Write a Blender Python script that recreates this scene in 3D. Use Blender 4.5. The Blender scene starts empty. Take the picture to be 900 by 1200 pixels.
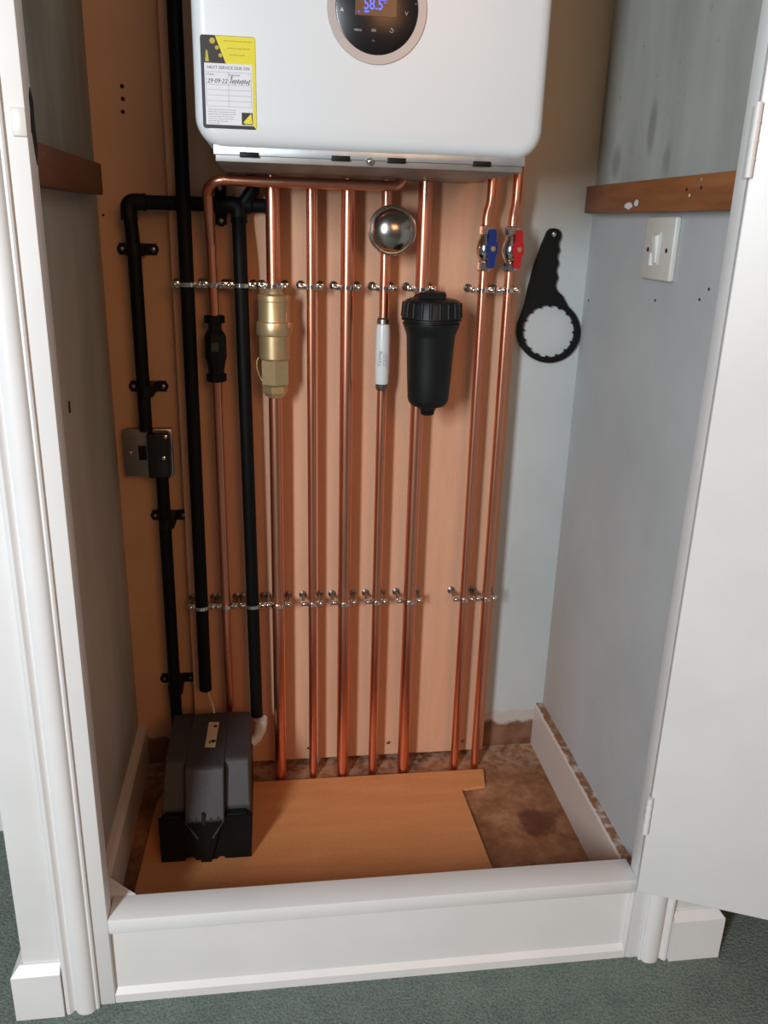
import bpy, bmesh, math, random
from mathutils import Vector, Matrix
from mathutils.geometry import tessellate_polygon
random.seed(7)
PI = math.pi
scn = bpy.context.scene
C = scn.collection

# ------------------------------------------------------------------ camera
FPX, YAW, PITCH, ROLL, DIST = 981.517, math.radians(7.950), math.radians(-18.950), math.radians(1.663), 1.45
cy, sy, cp, sp = math.cos(YAW), math.sin(YAW), math.cos(PITCH), math.sin(PITCH)
fwd = Vector((sy*cp, cy*cp, sp)); r0 = Vector((cy, -sy, 0)); u0 = r0.cross(fwd)
c_, s_ = math.cos(ROLL), math.sin(ROLL)
CR = c_*r0 + s_*u0; CU = -s_*r0 + c_*u0
CAM = Vector((0, -DIST, 0))
cd = bpy.data.cameras.new('camera'); cam = bpy.data.objects.new('camera', cd); C.objects.link(cam)
cd.sensor_fit = 'VERTICAL'; cd.sensor_height = 24; cd.lens = FPX*24/1200; cd.clip_start = 0.02
cam.matrix_world = Matrix(((CR.x, CU.x, -fwd.x, CAM.x), (CR.y, CU.y, -fwd.y, CAM.y), (CR.z, CU.z, -fwd.z, CAM.z), (0, 0, 0, 1)))
scn.camera = cam

def at(px, py, Y):
    """point of the vertical plane at depth Y measured in the photograph"""
    d = CR*((px-450)/FPX) + CU*((600-py)/FPX) + fwd
    return CAM + d*((Y+DIST)/d.y)

def atz(px, py, z):
    d = CR*((px-450)/FPX) + CU*((600-py)/FPX) + fwd
    return CAM + d*(z/d.z)

def on_x(px, py, X):
    d = CR*((px-450)/FPX) + CU*((600-py)/FPX) + fwd
    return CAM + d*(X/d.x)

XL, XR, YB = -.272, .556, .03           # cupboard side walls and back wall

# ------------------------------------------------------------------ materials
def new_mat(name):
    m = bpy.data.materials.new(name); m.use_nodes = True
    nt = m.node_tree; nt.nodes.clear()
    o = nt.nodes.new('ShaderNodeOutputMaterial'); b = nt.nodes.new('ShaderNodeBsdfPrincipled')
    nt.links.new(b.outputs[0], o.inputs[0])
    return m, nt, b

def noise(nt, scale, detail=4, rough=.55, vec=None, stretch=None):
    tc = nt.nodes.new('ShaderNodeTexCoord'); n = nt.nodes.new('ShaderNodeTexNoise')
    n.inputs['Scale'].default_value = scale; n.inputs['Detail'].default_value = detail; n.inputs['Roughness'].default_value = rough
    g = nt.nodes.new('ShaderNodeNewGeometry')
    src = g.outputs['Position']
    if stretch:
        mp = nt.nodes.new('ShaderNodeMapping'); mp.inputs['Scale'].default_value = stretch
        nt.links.new(src, mp.inputs['Vector']); src = mp.outputs[0]
    nt.links.new(src, n.inputs['Vector'])
    return n.outputs['Fac']

def ramp(nt, fac, stops):
    r = nt.nodes.new('ShaderNodeValToRGB'); el = r.color_ramp.elements
    while len(el) < len(stops): el.new(.5)
    for e, (p, c) in zip(el, stops):
        e.position = p; e.color = (*c, 1)
    nt.links.new(fac, r.inputs[0]); return r.outputs[0]

def mixc(nt, fac, a, b, mode='MIX'):
    m = nt.nodes.new('ShaderNodeMix'); m.data_type = 'RGBA'; m.blend_type = mode
    for sock, v in ((m.inputs[0], fac), (m.inputs[6], a), (m.inputs[7], b)):
        if isinstance(v, (int, float)): sock.default_value = v
        elif isinstance(v, tuple): sock.default_value = (*v, 1)
        else: nt.links.new(v, sock)
    return m.outputs[2]

def math_(nt, op, a, b=0.0, c=None):
    m = nt.nodes.new('ShaderNodeMath'); m.operation = op
    for k, v in enumerate((a, b) if c is None else (a, b, c)):
        if isinstance(v, (int, float)): m.inputs[k].default_value = v
        else: nt.links.new(v, m.inputs[k])
    return m.outputs[0]

def bump(nt, b, h, strength=.2, dist=.002):
    n = nt.nodes.new('ShaderNodeBump'); n.inputs['Strength'].default_value = strength; n.inputs['Distance'].default_value = dist
    nt.links.new(h, n.inputs['Height']); nt.links.new(n.outputs[0], b.inputs['Normal'])

def posxyz(nt):
    g = nt.nodes.new('ShaderNodeNewGeometry'); s = nt.nodes.new('ShaderNodeSeparateXYZ')
    nt.links.new(g.outputs['Position'], s.inputs[0]); return s.outputs

def smooth(nt, v, lo, hi):
    m = nt.nodes.new('ShaderNodeMapRange'); m.interpolation_type = 'SMOOTHSTEP'
    nt.links.new(v, m.inputs['Value']); m.inputs['From Min'].default_value = lo; m.inputs['From Max'].default_value = hi
    return m.outputs[0]

def simple(name, col, rough=.5, metal=0, var=.08, scale=30, bmp=0, spec=.5, emis=None, es=0):
    m, nt, b = new_mat(name)
    lo = tuple(c*(1-var) for c in col); hi = tuple(min(1, c*(1+var)) for c in col)
    f = noise(nt, scale)
    nt.links.new(ramp(nt, f, [(.3, lo), (.7, hi)]), b.inputs['Base Color'])
    b.inputs['Roughness'].default_value = rough; b.inputs['Metallic'].default_value = metal
    b.inputs['Specular IOR Level'].default_value = spec
    if bmp: bump(nt, b, noise(nt, scale*6), bmp, .001)
    if emis:
        b.inputs['Emission Color'].default_value = (*emis, 1); b.inputs['Emission Strength'].default_value = es
    return m

M = {}
M['paint'] = simple('white_gloss_paint', (.78, .78, .77), .38, var=.03, scale=9, bmp=.06)
M['boiler'] = simple('boiler_enamel', (.68, .72, .74), .32, var=.01, scale=3)
M['bezel'] = simple('silver_bezel', (.38, .41, .43), .35, metal=.25, var=.02)
M['black_gloss'] = simple('black_gloss_plastic', (.008, .008, .009), .25, var=.1)
M['black_plastic'] = simple('black_plastic', (.005, .006, .006), .48, var=.15, spec=.2)
M['black_pipe'] = simple('black_pipe_plastic', (.004, .005, .0055), .5, var=.15, spec=.15)
M['pump_lid'] = simple('charcoal_textured_plastic', (.040, .038, .040), .55, var=.15, scale=200, bmp=.2)
M['filter'] = simple('black_filter_plastic', (.006, .008, .008), .45, var=.2, spec=.3)
M['chrome'] = simple('chrome', (.75, .74, .72), .13, metal=1, var=.1, scale=60)
M['nickel'] = simple('brushed_nickel', (.30, .29, .27), .36, metal=1, var=.1, scale=60)
M['chrome_soft'] = simple('soft_chrome', (.50, .47, .43), .22, metal=1, var=.05)
M['brass'] = simple('matt_brass', (.62, .46, .25), .38, metal=.75, var=.06, scale=90)
M['galv'] = simple('galvanised_steel', (.42, .47, .50), .38, metal=.6, var=.1, scale=50)
M['under'] = simple('grey_sheet_metal', (.30, .29, .27), .45, metal=.5, var=.12, scale=30)
M['white_plastic'] = simple('white_plastic', (.78, .79, .77), .35, var=.02)
M['cream_plastic'] = simple('cream_plastic', (.66, .64, .58), .35, var=.03)
M['white_tube'] = simple('white_sleeve', (.70, .74, .76), .3, var=.02)
M['blue'] = simple('blue_enamel', (.010, .030, .20), .3, var=.05)
M['red'] = simple('red_enamel', (.50, .012, .018), .3, var=.05)
M['hole'] = simple('dark_hole', (.008, .006, .005), .9)
M['yellow'] = simple('yellow_print', (.72, .64, .03), .4, var=.03)
M['olive'] = simple('olive_print', (.45, .38, .03), .4, var=.03)
M['navy'] = simple('navy_print', (.012, .012, .05), .4)
M['ink_black'] = simple('black_print', (.010, .010, .010), .4)
M['ink_grey'] = simple('grey_print', (.18, .18, .21), .5)
M['ink_light'] = simple('pale_grey_print', (.33, .33, .36), .5)
M['paper'] = simple('white_print', (.70, .72, .76), .45, var=.01)
M['screen'] = simple('lcd_screen', (.030, .020, .018), .2)
M['led'] = simple('blue_led_digits', (.05, .1, .8), .5, emis=(.06, .12, 1.0), es=1.6)
M['icon'] = simple('white_icon_print', (.50, .50, .48), .5)
M['label'] = simple('cream_label', (.62, .52, .33), .5, var=.05)
M['pinkwall'] = simple('pink_wall_paint', (.50, .36, .31), .8, var=.04)

def copper():
    m, nt, b = new_mat('copper')
    f = noise(nt, 14, 3, .5, stretch=(3, 3, .5))
    x = posxyz(nt)
    base = ramp(nt, f, [(.3, (.76, .31, .19)), (.7, (.86, .38, .26))])
    nt.links.new(base, b.inputs['Base Color']); b.inputs['Metallic'].default_value = 1
    r = math_(nt, 'MULTIPLY_ADD', noise(nt, 25, 3, .5, stretch=(2, 2, .4)), .08, .25)
    nt.links.new(r, b.inputs['Roughness'])
    return m
M['copper'] = copper()

def mdf(name, lo, hi, grain=(3, 3, .35), rough=.65):
    m, nt, b = new_mat(name)
    f = noise(nt, 12, 6, .6, stretch=grain); g = noise(nt, 400, 2, .5)
    c = ramp(nt, f, [(.3, lo), (.7, hi)])
    c = mixc(nt, .12, c, ramp(nt, g, [(.3, (.2, .12, .08)), (.7, (1, .9, .8))]), 'OVERLAY')
    nt.links.new(c, b.inputs['Base Color']); b.inputs['Roughness'].default_value = rough
    bump(nt, b, g, .08, .0005)
    return m, nt, b, c
M['panel'] = mdf('pale_backing_board', (.61, .335, .205), (.69, .395, .25))[0]
M['board'] = mdf('floor_hardboard', (.62, .255, .095), (.70, .31, .125), grain=(.5, 3, 3), rough=.5)[0]

def wood():
    m, nt, b = new_mat('stained_batten')
    f = noise(nt, 18, 6, .6, stretch=(1, .25, 2.5)); g = noise(nt, 9, 3)
    c = ramp(nt, f, [(.3, (.16, .052, .016)), (.7, (.32, .12, .040))])
    c = mixc(nt, smooth(nt, noise(nt, 40, 2), .70, .74), c, (.45, .42, .38))
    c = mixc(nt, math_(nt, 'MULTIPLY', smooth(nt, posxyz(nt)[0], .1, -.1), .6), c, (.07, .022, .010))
    nt.links.new(c, b.inputs['Base Color']); b.inputs['Roughness'].default_value = .5
    bump(nt, b, f, .2, .001); return m
M['wood'] = wood()

def plaster(name, kind):
    m, nt, b = new_mat(name); P = posxyz(nt)
    n1 = noise(nt, 4, 5, .6); n2 = noise(nt, 26, 4, .6); st = noise(nt, 6, 4, .55, stretch=(1, 1.6, .45))
    if kind == 'right':
        base = ramp(nt, n1, [(.3, (.43, .455, .46)), (.7, (.52, .545, .545))])
        up = ramp(nt, st, [(.30, (.30, .31, .285)), (.5, (.37, .39, .36)), (.7, (.43, .45, .42))])
        col = mixc(nt, smooth(nt, P[2], .045, .05), base, up)
        for (py_, pz_, ry, rz, k_, cc) in ((on_x(722, 190, XR).y, .105, .022, .030, .55, (.16, .155, .13)), (on_x(764, 150, XR).y, .145, .016, .045, .6, (.17, .165, .14)), (on_x(780, 195, XR).y, .095, .016, .028, .5, (.20, .18, .14)), (on_x(708, 110, XR).y, .20, .02, .12, .55, (.17, .155, .125))):
            q = math_(nt, 'ADD', math_(nt, 'POWER', math_(nt, 'DIVIDE', math_(nt, 'SUBTRACT', P[1], py_), ry), 2), math_(nt, 'POWER', math_(nt, 'DIVIDE', math_(nt, 'SUBTRACT', P[2], pz_), rz), 2))
            q = math_(nt, 'ADD', q, math_(nt, 'MULTIPLY', n2, .8))
            col = mixc(nt, math_(nt, 'MULTIPLY', math_(nt, 'SUBTRACT', 1.0, smooth(nt, q, .3, 1.6)), k_), col, cc)
        sp_ = smooth(nt, noise(nt, 60, 5, .8, stretch=(1, 1, .5)), .64, .72)
        col = mixc(nt, math_(nt, 'MULTIPLY', sp_, smooth(nt, P[2], .05, .12)), col, (.10, .10, .085))
        # reddish bounce light painted into the lower wall near the back corner
        d = math_(nt, 'MULTIPLY', smooth(nt, P[1], -.20, .02), smooth(nt, math_(nt, 'MULTIPLY', P[2], -1.0), .25, .9))
        col = mixc(nt, math_(nt, 'MULTIPLY', d, .55), col, (.42, .30, .21))
    elif kind == 'left':
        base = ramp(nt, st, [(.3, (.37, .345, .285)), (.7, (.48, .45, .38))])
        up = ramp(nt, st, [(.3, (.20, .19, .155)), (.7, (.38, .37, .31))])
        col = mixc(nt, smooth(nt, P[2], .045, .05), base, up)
    else:
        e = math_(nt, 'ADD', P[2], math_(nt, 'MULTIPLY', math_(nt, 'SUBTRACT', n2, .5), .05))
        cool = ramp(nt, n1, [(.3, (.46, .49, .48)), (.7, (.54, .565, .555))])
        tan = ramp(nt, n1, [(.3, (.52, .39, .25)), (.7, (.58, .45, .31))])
        warm_shade = ramp(nt, n1, [(.3, (.52, .31, .18)), (.7, (.60, .37, .22))])
        col = mixc(nt, smooth(nt, e, -.06, .16), cool, tan)  # upper wall tan: paint tone plus the boiler's shade put into the colour
        col = mixc(nt, smooth(nt, math_(nt, 'MULTIPLY', P[0], -1.0), .10, .16), col, warm_shade)  # left of the board: warm shade behind the jamb put into the colour
        pk = (.50, .36, .27); br = ramp(nt, n2, [(.35, (.13, .055, .026)), (.65, (.26, .125, .065))])
        ee = math_(nt, 'ADD', P[2], math_(nt, 'MULTIPLY', math_(nt, 'SUBTRACT', noise(nt, 14, 5, .7), .5), .05))
        col = mixc(nt, smooth(nt, ee, -.962, -.956), mixc(nt, .5, pk, col), col)
        col = mixc(nt, smooth(nt, ee, -.990, -.980), br, col)
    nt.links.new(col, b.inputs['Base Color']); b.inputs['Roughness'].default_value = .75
    bump(nt, b, n2, .15, .002); return m
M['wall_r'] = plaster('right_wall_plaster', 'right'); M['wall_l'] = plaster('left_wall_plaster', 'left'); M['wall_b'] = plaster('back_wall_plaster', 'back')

def rough_floor():
    m, nt, b = new_mat('bare_stained_floor')
    f = noise(nt, 11, 8, .68); g = noise(nt, 45, 5, .7)
    c = ramp(nt, f, [(.34, (.075, .024, .009)), (.45, (.21, .075, .028)), (.56, (.34, .14, .055)), (.68, (.52, .28, .15))])
    c = mixc(nt, .3, c, ramp(nt, g, [(.3, (.10, .04, .02)), (.7, (.44, .24, .13))])); P = posxyz(nt)
    dust = math_(nt, 'MULTIPLY', smooth(nt, P[1], -.09, .02), smooth(nt, g, .40, .60)); c = mixc(nt, math_(nt, 'MULTIPLY', dust, .75), c, (.52, .36, .25))
    q = math_(nt, 'ADD', math_(nt, 'POWER', math_(nt, 'MULTIPLY', math_(nt, 'ADD', P[0], -.475), 1.0), 2), math_(nt, 'POWER', math_(nt, 'ADD', P[1], .215), 2))
    q = math_(nt, 'ADD', q, math_(nt, 'MULTIPLY', math_(nt, 'SUBTRACT', f, .5), .006))
    c = mixc(nt, math_(nt, 'SUBTRACT', .85, math_(nt, 'MULTIPLY', smooth(nt, q, .0006, .0022), .85)), c, (.11, .035, .013))
    nt.links.new(c, b.inputs['Base Color']); b.inputs['Roughness'].default_value = .75
    bump(nt, b, g, .5, .003); return m
M['rough'] = rough_floor()

def carpet():
    m, nt, b = new_mat('green_carpet')
    f = noise(nt, 260, 3, .7); g = noise(nt, 18, 4, .6)
    c = ramp(nt, f, [(.3, (.08, .115, .097)), (.7, (.32, .40, .34))])
    c = mixc(nt, .4, c, ramp(nt, g, [(.3, (.13, .175, .15)), (.7, (.25, .30, .26))]))
    nt.links.new(c, b.inputs['Base Color']); b.inputs['Roughness'].default_value = .95
    b.inputs['Specular IOR Level'].default_value = .1
    bump(nt, b, f, 1, .006); return m
M['carpet'] = carpet()

def skirting_mat():
    m, nt, b = new_mat('worn_white_skirting')
    f = smooth(nt, noise(nt, 22, 5, .7), .66, .72)
    c = mixc(nt, f, (.62, .55, .49), (.42, .16, .12)); P = posxyz(nt)
    e = math_(nt, 'ADD', P[2], math_(nt, 'MULTIPLY', noise(nt, 60, 3), .006))
    c = mixc(nt, smooth(nt, e, -.9425, -.9405), c, (.28, .12, .05))
    nt.links.new(c, b.inputs['Base Color']); b.inputs['Roughness'].default_value = .5; return m
M['skirt'] = skirting_mat()

# ------------------------------------------------------------------ mesh helpers
def obj(name, bm, mat, parent=None, smooth_=None, kind=None):
    me = bpy.data.meshes.new(name); bmesh.ops.recalc_face_normals(bm, faces=bm.faces); bm.to_mesh(me); bm.free()
    o = bpy.data.objects.new(name, me); C.objects.link(o); me.materials.append(M[mat])
    if smooth_ is not None:
        me.shade_smooth()
        me.set_sharp_from_angle(angle=math.radians(smooth_))
    if parent is not None:
        o.parent = parent; o.matrix_parent_inverse = Matrix.Translation(-world_loc(parent))
    elif kind: o['kind'] = kind
    return o

def world_loc(o):
    # every thing's Empty is unrotated when its parts are built; parts themselves sit at the origin
    v = Vector((0, 0, 0))
    while o is not None:
        if o.type == 'EMPTY': return Vector(o.location)
        o = o.parent
    return v

def sub(name, bm, mat, part, smooth_=None):
    o = obj(name, bm, mat, None, smooth_); o.parent = part; return o

def thing(name, label, cat, loc, group=None):
    o = bpy.data.objects.new(name, None); C.objects.link(o); o.empty_display_size = .02
    o.location = loc; o['label'] = label; o['category'] = cat
    if group: o['group'] = group
    return o

def tag(o, label, cat, group=None):
    o['label'] = label; o['category'] = cat
    if group: o['group'] = group
    return o

def box(bm, x0, x1, y0, y1, z0, z1, bev=0, seg=2, mat4=None):
    t = bmesh.new()
    bmesh.ops.create_cube(t, size=1)
    for v in t.verts:
        v.co = Vector(((x0+x1)/2+v.co.x*(x1-x0), (y0+y1)/2+v.co.y*(y1-y0), (z0+z1)/2+v.co.z*(z1-z0)))
    if bev: bmesh.ops.bevel(t, geom=t.edges[:], offset=bev, segments=seg, profile=.5, affect='EDGES')
    if mat4 is not None: t.transform(mat4)
    merge(bm, t)

def merge(bm, t):
    me = bpy.data.meshes.new('tmp'); t.to_mesh(me); t.free(); bm.from_mesh(me); bpy.data.meshes.remove(me)

def tube(bm, pts, r, seg=20, cap=True):
    pts = [Vector(p) for p in pts]; n = len(pts); rings = []
    rr = r if isinstance(r, (list, tuple)) else [r]*n
    d = (pts[1]-pts[0]).normalized(); a = d.orthogonal().normalized()
    for i, p in enumerate(pts):
        t = (pts[min(i+1, n-1)]-pts[max(i-1, 0)]).normalized()
        a = (a - t*a.dot(t)).normalized(); b = t.cross(a)
        rings.append([bm.verts.new(p+(a*math.cos(k*2*PI/seg)+b*math.sin(k*2*PI/seg))*rr[i]) for k in range(seg)])
    for i in range(n-1):
        for k in range(seg):
            bm.faces.new((rings[i][k], rings[i][(k+1) % seg], rings[i+1][(k+1) % seg], rings[i+1][k]))
    if cap: bm.faces.new(rings[0]); bm.faces.new(rings[-1])

def lathe(bm, prof, origin, axis='z', seg=32, squash=None, phase=0):
    """prof: list of (radius, height)"""
    o = Vector(origin); rings = []
    for r, h in prof:
        ring = []
        for k in range(seg):
            a = k*2*PI/seg+phase; x, y = r*math.cos(a), r*math.sin(a)
            v = Vector((x, y, h)) if axis == 'z' else (Vector((x, h, y)) if axis == 'y' else Vector((h, x, y)))
            ring.append(bm.verts.new(o+v))
        rings.append(ring)
    for i in range(len(rings)-1):
        for k in range(seg):
            bm.faces.new((rings[i][k], rings[i][(k+1) % seg], rings[i+1][(k+1) % seg], rings[i+1][k]))
    bm.faces.new(rings[0]); bm.faces.new(rings[-1])

def prism(bm, outer, y0, y1, holes=(), axis='y'):
    """outline in (x, z) extruded along y; or (x, y) along z"""
    def V(p, h): return Vector((p[0], h, p[1])) if axis == 'y' else (Vector((p[0], p[1], h)) if axis == 'z' else Vector((h, p[0], p[1])))
    loops = [list(outer)]+[list(h) for h in holes]
    flat = [p for l in loops for p in l]
    tris = tessellate_polygon([[Vector((p[0], p[1], 0)) for p in l] for l in loops])
    A = [bm.verts.new(V(p, y0)) for p in flat]; B = [bm.verts.new(V(p, y1)) for p in flat]
    if len(loops) == 1:
        bm.faces.new(A); bm.faces.new(B[::-1])
    else:
        for t in tris:
            bm.faces.new([A[i] for i in t]); bm.faces.new([B[i] for i in reversed(t)])
    k = 0
    for l in loops:
        n = len(l)
        for i in range(n):
            j = (i+1) % n
            bm.faces.new((A[k+i], A[k+j], B[k+j], B[k+i]))
        k += n

def arc(cx, cz, r, a0, a1, n):
    return [(cx+r*math.cos(math.radians(a0+(a1-a0)*i/n)), cz+r*math.sin(math.radians(a0+(a1-a0)*i/n))) for i in range(n+1)]

def rrect(x0, x1, z0, z1, r, n=6, corners=(1, 1, 1, 1)):
    out = []
    for (cx, cz, a, on, px, pz) in ((x1-r, z1-r, 0, corners[0], x1, z1), (x0+r, z1-r, 90, corners[1], x0, z1), (x0+r, z0+r, 180, corners[2], x0, z0), (x1-r, z0+r, 270, corners[3], x1, z0)):
        if on: out += arc(cx, cz, r, a, a+90, n)
        else: out.append((px, pz))
    return out

def bend(p0, p1, p2, r, n=8):
    """rounded corner at p1"""
    p0, p1, p2 = Vector(p0), Vector(p1), Vector(p2)
    a = (p0-p1).normalized(); b = (p2-p1).normalized(); ang = a.angle(b)
    t = r/math.tan(ang/2); A = p1+a*t; B = p1+b*t
    cdir = (a+b).normalized(); cen = p1+cdir*(r/math.sin(ang/2))
    va, vb = A-cen, B-cen; w = va.angle(vb); out = []
    for i in range(n+1):
        s = i/n; out.append(cen + (va*math.sin((1-s)*w)+vb*math.sin(s*w))/math.sin(w))
    return out

def bev(bm, off, seg=2, angle=40):
    es = [e for e in bm.edges if len(e.link_faces) == 2 and e.calc_face_angle(0) > math.radians(angle)]
    bmesh.ops.bevel(bm, geom=es, offset=off, segments=seg, profile=.5, affect='EDGES')

def text(s, size, loc, mat, parent, name='lettering', width=None, rot=(PI/2, 0, 0), shear=0, align='LEFT', depth=.0001):
    cu = bpy.data.curves.new('t', 'FONT'); cu.body = s; cu.size = size; cu.shear = shear; cu.align_x = align; cu.extrude = depth
    to = bpy.data.objects.new('t', cu); C.objects.link(to); bpy.context.view_layer.update()
    me = bpy.data.meshes.new_from_object(to.evaluated_get(bpy.context.evaluated_depsgraph_get()))
    bpy.data.objects.remove(to); bpy.data.curves.remove(cu)
    if width:
        xs = [v.co.x for v in me.vertices]; k = width/(max(xs)-min(xs))
        for v in me.vertices: v.co.x *= k
    from mathutils import Euler
    me.transform(Matrix.Translation(loc) @ Euler(rot).to_matrix().to_4x4())
    me.name = name; me.materials.clear(); me.materials.append(M[mat])
    return me

def add_mesh(name, me, parent):
    o = bpy.data.objects.new(name, me); C.objects.link(o); o.parent = parent; return o

def join_meshes(name, mes, parent):
    """several lettering meshes of one material into one sub-part"""
    bm = bmesh.new()
    for me in mes: bm.from_mesh(me)
    out = bpy.data.meshes.new(name); bm.to_mesh(out); bm.free(); out.materials.append(mes[0].materials[0])
    for me in mes: bpy.data.meshes.remove(me)
    return add_mesh(name, out, parent)

def struct(name, bm, mat, smooth_=None): return obj(name, bm, mat, None, smooth_, 'structure')

OL, OR, YF = -.236, .533, -.503         # front opening
ZF, ZC = -1.036, -1.070                 # cupboard floor (top of the loose board), carpet
ZT = 1.05

# ------------------------------------------------------------------ the setting
bm = bmesh.new(); box(bm, -2.6, 2.6, -3.6, .4, ZC-.05, ZC); struct('floor', bm, 'carpet')
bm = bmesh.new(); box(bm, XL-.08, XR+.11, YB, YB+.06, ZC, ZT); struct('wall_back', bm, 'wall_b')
bm = bmesh.new(); box(bm, XL-.081, XL, -.473, YB, ZC, ZT); struct('wall_left', bm, 'wall_l')
bm = bmesh.new(); box(bm, XR, XR+.115, -.473, YB, ZC, ZT); struct('wall_right', bm, 'wall_r')
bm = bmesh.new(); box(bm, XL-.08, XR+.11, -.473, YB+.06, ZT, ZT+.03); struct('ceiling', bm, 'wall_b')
bm = bmesh.new(); box(bm, XL, XR, -.45, YB, ZC, ZF-.007); struct('floor_slab', bm, 'rough')
# room wall either side of the cupboard
bm = bmesh.new(); box(bm, -2.6, XL-.081, -.10, -.04, ZC, 1.4); struct('wall_front_left', bm, 'pinkwall')
bm = bmesh.new(); box(bm, XR+.115, 2.6, -.10, -.04, ZC, 1.4); struct('wall_front_right', bm, 'pinkwall')
bm = bmesh.new(); box(bm, -2.6, XL-.081, -.115, -.10, ZC, ZC+.09, .003); struct('baseboard_left', bm, 'paint')
bm = bmesh.new(); box(bm, XR+.115, 2.6, -.115, -.10, ZC, ZC+.09, .003); struct('baseboard_right', bm, 'paint')
# front frame stiles
bm = bmesh.new(); box(bm, -.355, OL, YF, -.473, ZC, ZT, .002); struct('trim_1', bm, 'paint', 35)
bm = bmesh.new(); box(bm, OR, .665, YF, -.473, ZC, ZT, .002); struct('trim_2', bm, 'paint', 35)
# moulded architraves: profile in x, y extruded in z
def architrave(x_in, sgn):
    p = [(0, 0), (0, -.004), (.002, -.0055), (.0045, -.005)]
    p += [(.005+.013*(1-math.cos(a)), -.005-.0085*math.sin(a)) for a in [PI*k/12 for k in range(1, 12)]]
    p += [(.0325, -.0045), (.0345, -.0055), (.0365, -.0085), (.039, -.0105), (.042, -.0105), (.0445, -.0085), (.046, -.005), (.046, 0)]
    bm = bmesh.new(); prism(bm, [(x_in+sgn*x, YF+y) for x, y in p], ZC, ZT, axis='z'); return bm
struct('trim_3', architrave(-.2575, -1), 'paint', 30)
struct('trim_4', architrave(.5505, 1), 'paint', 30)
# mitred skirting returns at the foot of each stile
def skirting_return(x0, x1, outer):
    bm = bmesh.new(); t = .013; zt = -.981; zc = -.994
    # (x,y) ring at base, at chamfer start and at top
    def ring(o, z):
        if outer < 0: pts = [(x1, YF), (x1, YF-o), (x0-o, YF-o), (x0-o, -.11), (x0, -.11), (x0, YF)]
        else: pts = [(x0, YF), (x0, YF-o), (x1+o, YF-o), (x1+o, -.11), (x1, -.11), (x1, YF)]
        return [bm.verts.new((*p, z)) for p in pts]
    R = [ring(t, ZC), ring(t, zc), ring(.003, zt)]
    for a, b in zip(R, R[1:]):
        for i in range(6): bm.faces.new((a[i], a[(i+1) % 6], b[(i+1) % 6], b[i]))
    bm.faces.new(R[0]); bm.faces.new(R[-1]); return bm
struct('baseboard_front_left', skirting_return(-.3555, -.3035, -1), 'paint')
struct('baseboard_front_right', skirting_return(.5965, .6655, 1), 'paint')
# sill
bm = bmesh.new(); box(bm, OL, OR, YF-.001, -.457, -.942, -.918, .0025)
struct('trim_5', bm, 'paint', 35)
bm = bmesh.new(); prism(bm, [(OL-.013, -.4565), (-.205, -.4565), (OL-.013, -.418)], -.940, -.9185, axis='z'); struct('trim_6', bm, 'paint')
bm = bmesh.new(); box(bm, OL, OR, -.494, -.470, ZC, -.942); struct('trim_7', bm, 'paint')
bm = bmesh.new(); prism(bm, [(-.494, ZC), (-.501, ZC), (-.501, ZC+.014), (-.494, ZC+.022)], OL, OR, axis='x'); struct('trim_8', bm, 'paint')
bm = bmesh.new(); box(bm, OR-.006, OR, -.502, -.494, ZC, -.942, .002); struct('trim_9', bm, 'paint', 35)
# inner skirting boards
def inner_skirt(x0, x1, y0, y1, zt, face):
    bm = bmesh.new(); zb = ZF-.007
    p = [(x0, zb), (x1, zb), (x1, zt), (x0, zt)]
    if face > 0: p = [(x0, zb), (x1, zb), (x1, zt-.006), (x1-.006, zt), (x0, zt)]
    else: p = [(x0, zb), (x1, zb), (x1, zt), (x0+.004, zt), (x0, zt-.004)]
    prism(bm, p, y0, y1); return bm
struct('baseboard_inner_left', inner_skirt(XL, XL+.016, -.455, YB, -.952, 1), 'skirt')
struct('baseboard_inner_right', inner_skirt(XR-.018, XR, -.455, YB, -.944, -1), 'skirt')

# loose hardboard sheet on the floor, notched at its back right corner
bm = bmesh.new()
prism(bm, [(-.238, -.449), (.365, -.449), (.3545, -.116), (.403, -.110), (.412, -.058), (-.214, -.058), (-.226, -.11)], ZF-.006, ZF, axis='z')
tag(obj('floor_board', bm, 'board'), 'orange hardboard sheet lying on the cupboard floor under the black pump', 'board')

# backing board
t = thing('backing_board', 'tall pale wooden backing board behind the copper pipes', 'board', (.135, 0, ZF))
bm = bmesh.new(); box(bm, -.158, .424, 0, YB-.0005, ZF+.006, .86, .001); obj('sheet', bm, 'panel', t)
for px, py in ((362, 876), (455, 870), (542, 868)):
    p = at(px, py, 0); bm = bmesh.new(); lathe(bm, [(.0035, 0), (.0042, -.0006), (.002, -.0015)], (p.x, 0, p.z), 'y', 12); obj('screw', bm, 'nickel', t)

# marks on the walls
W = bpy.data.objects['wall_back']
for px, py in ((143, 101), (144, 116), (144, 131), (121, 252)):
    p = at(px, py, YB); bm = bmesh.new(); lathe(bm, [(.0032 if py < 200 else .002, .0), (.0032 if py < 200 else .002, -.0006)], (p.x, YB, p.z), 'y', 10); obj('plug_hole', bm, 'hole').parent = W
Wr = bpy.data.objects['wall_right']
for px, py in ((831, 339), (820, 351), (768, 352), (690, 352)):
    p = on_x(px, py, XR); bm = bmesh.new(); lathe(bm, [(.002, .0), (.002, -.0006)], (XR, p.y, p.z), 'x', 10); obj('plug_hole', bm, 'hole').parent = Wr
Wl = bpy.data.objects['wall_left']
p = on_x(81, 477, XL); bm = bmesh.new(); box(bm, XL, XL+.001, p.y-.004, p.y+.004, p.z-.008, p.z+.008, .0004); obj('plug_hole', bm, 'hole').parent = Wl

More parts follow.
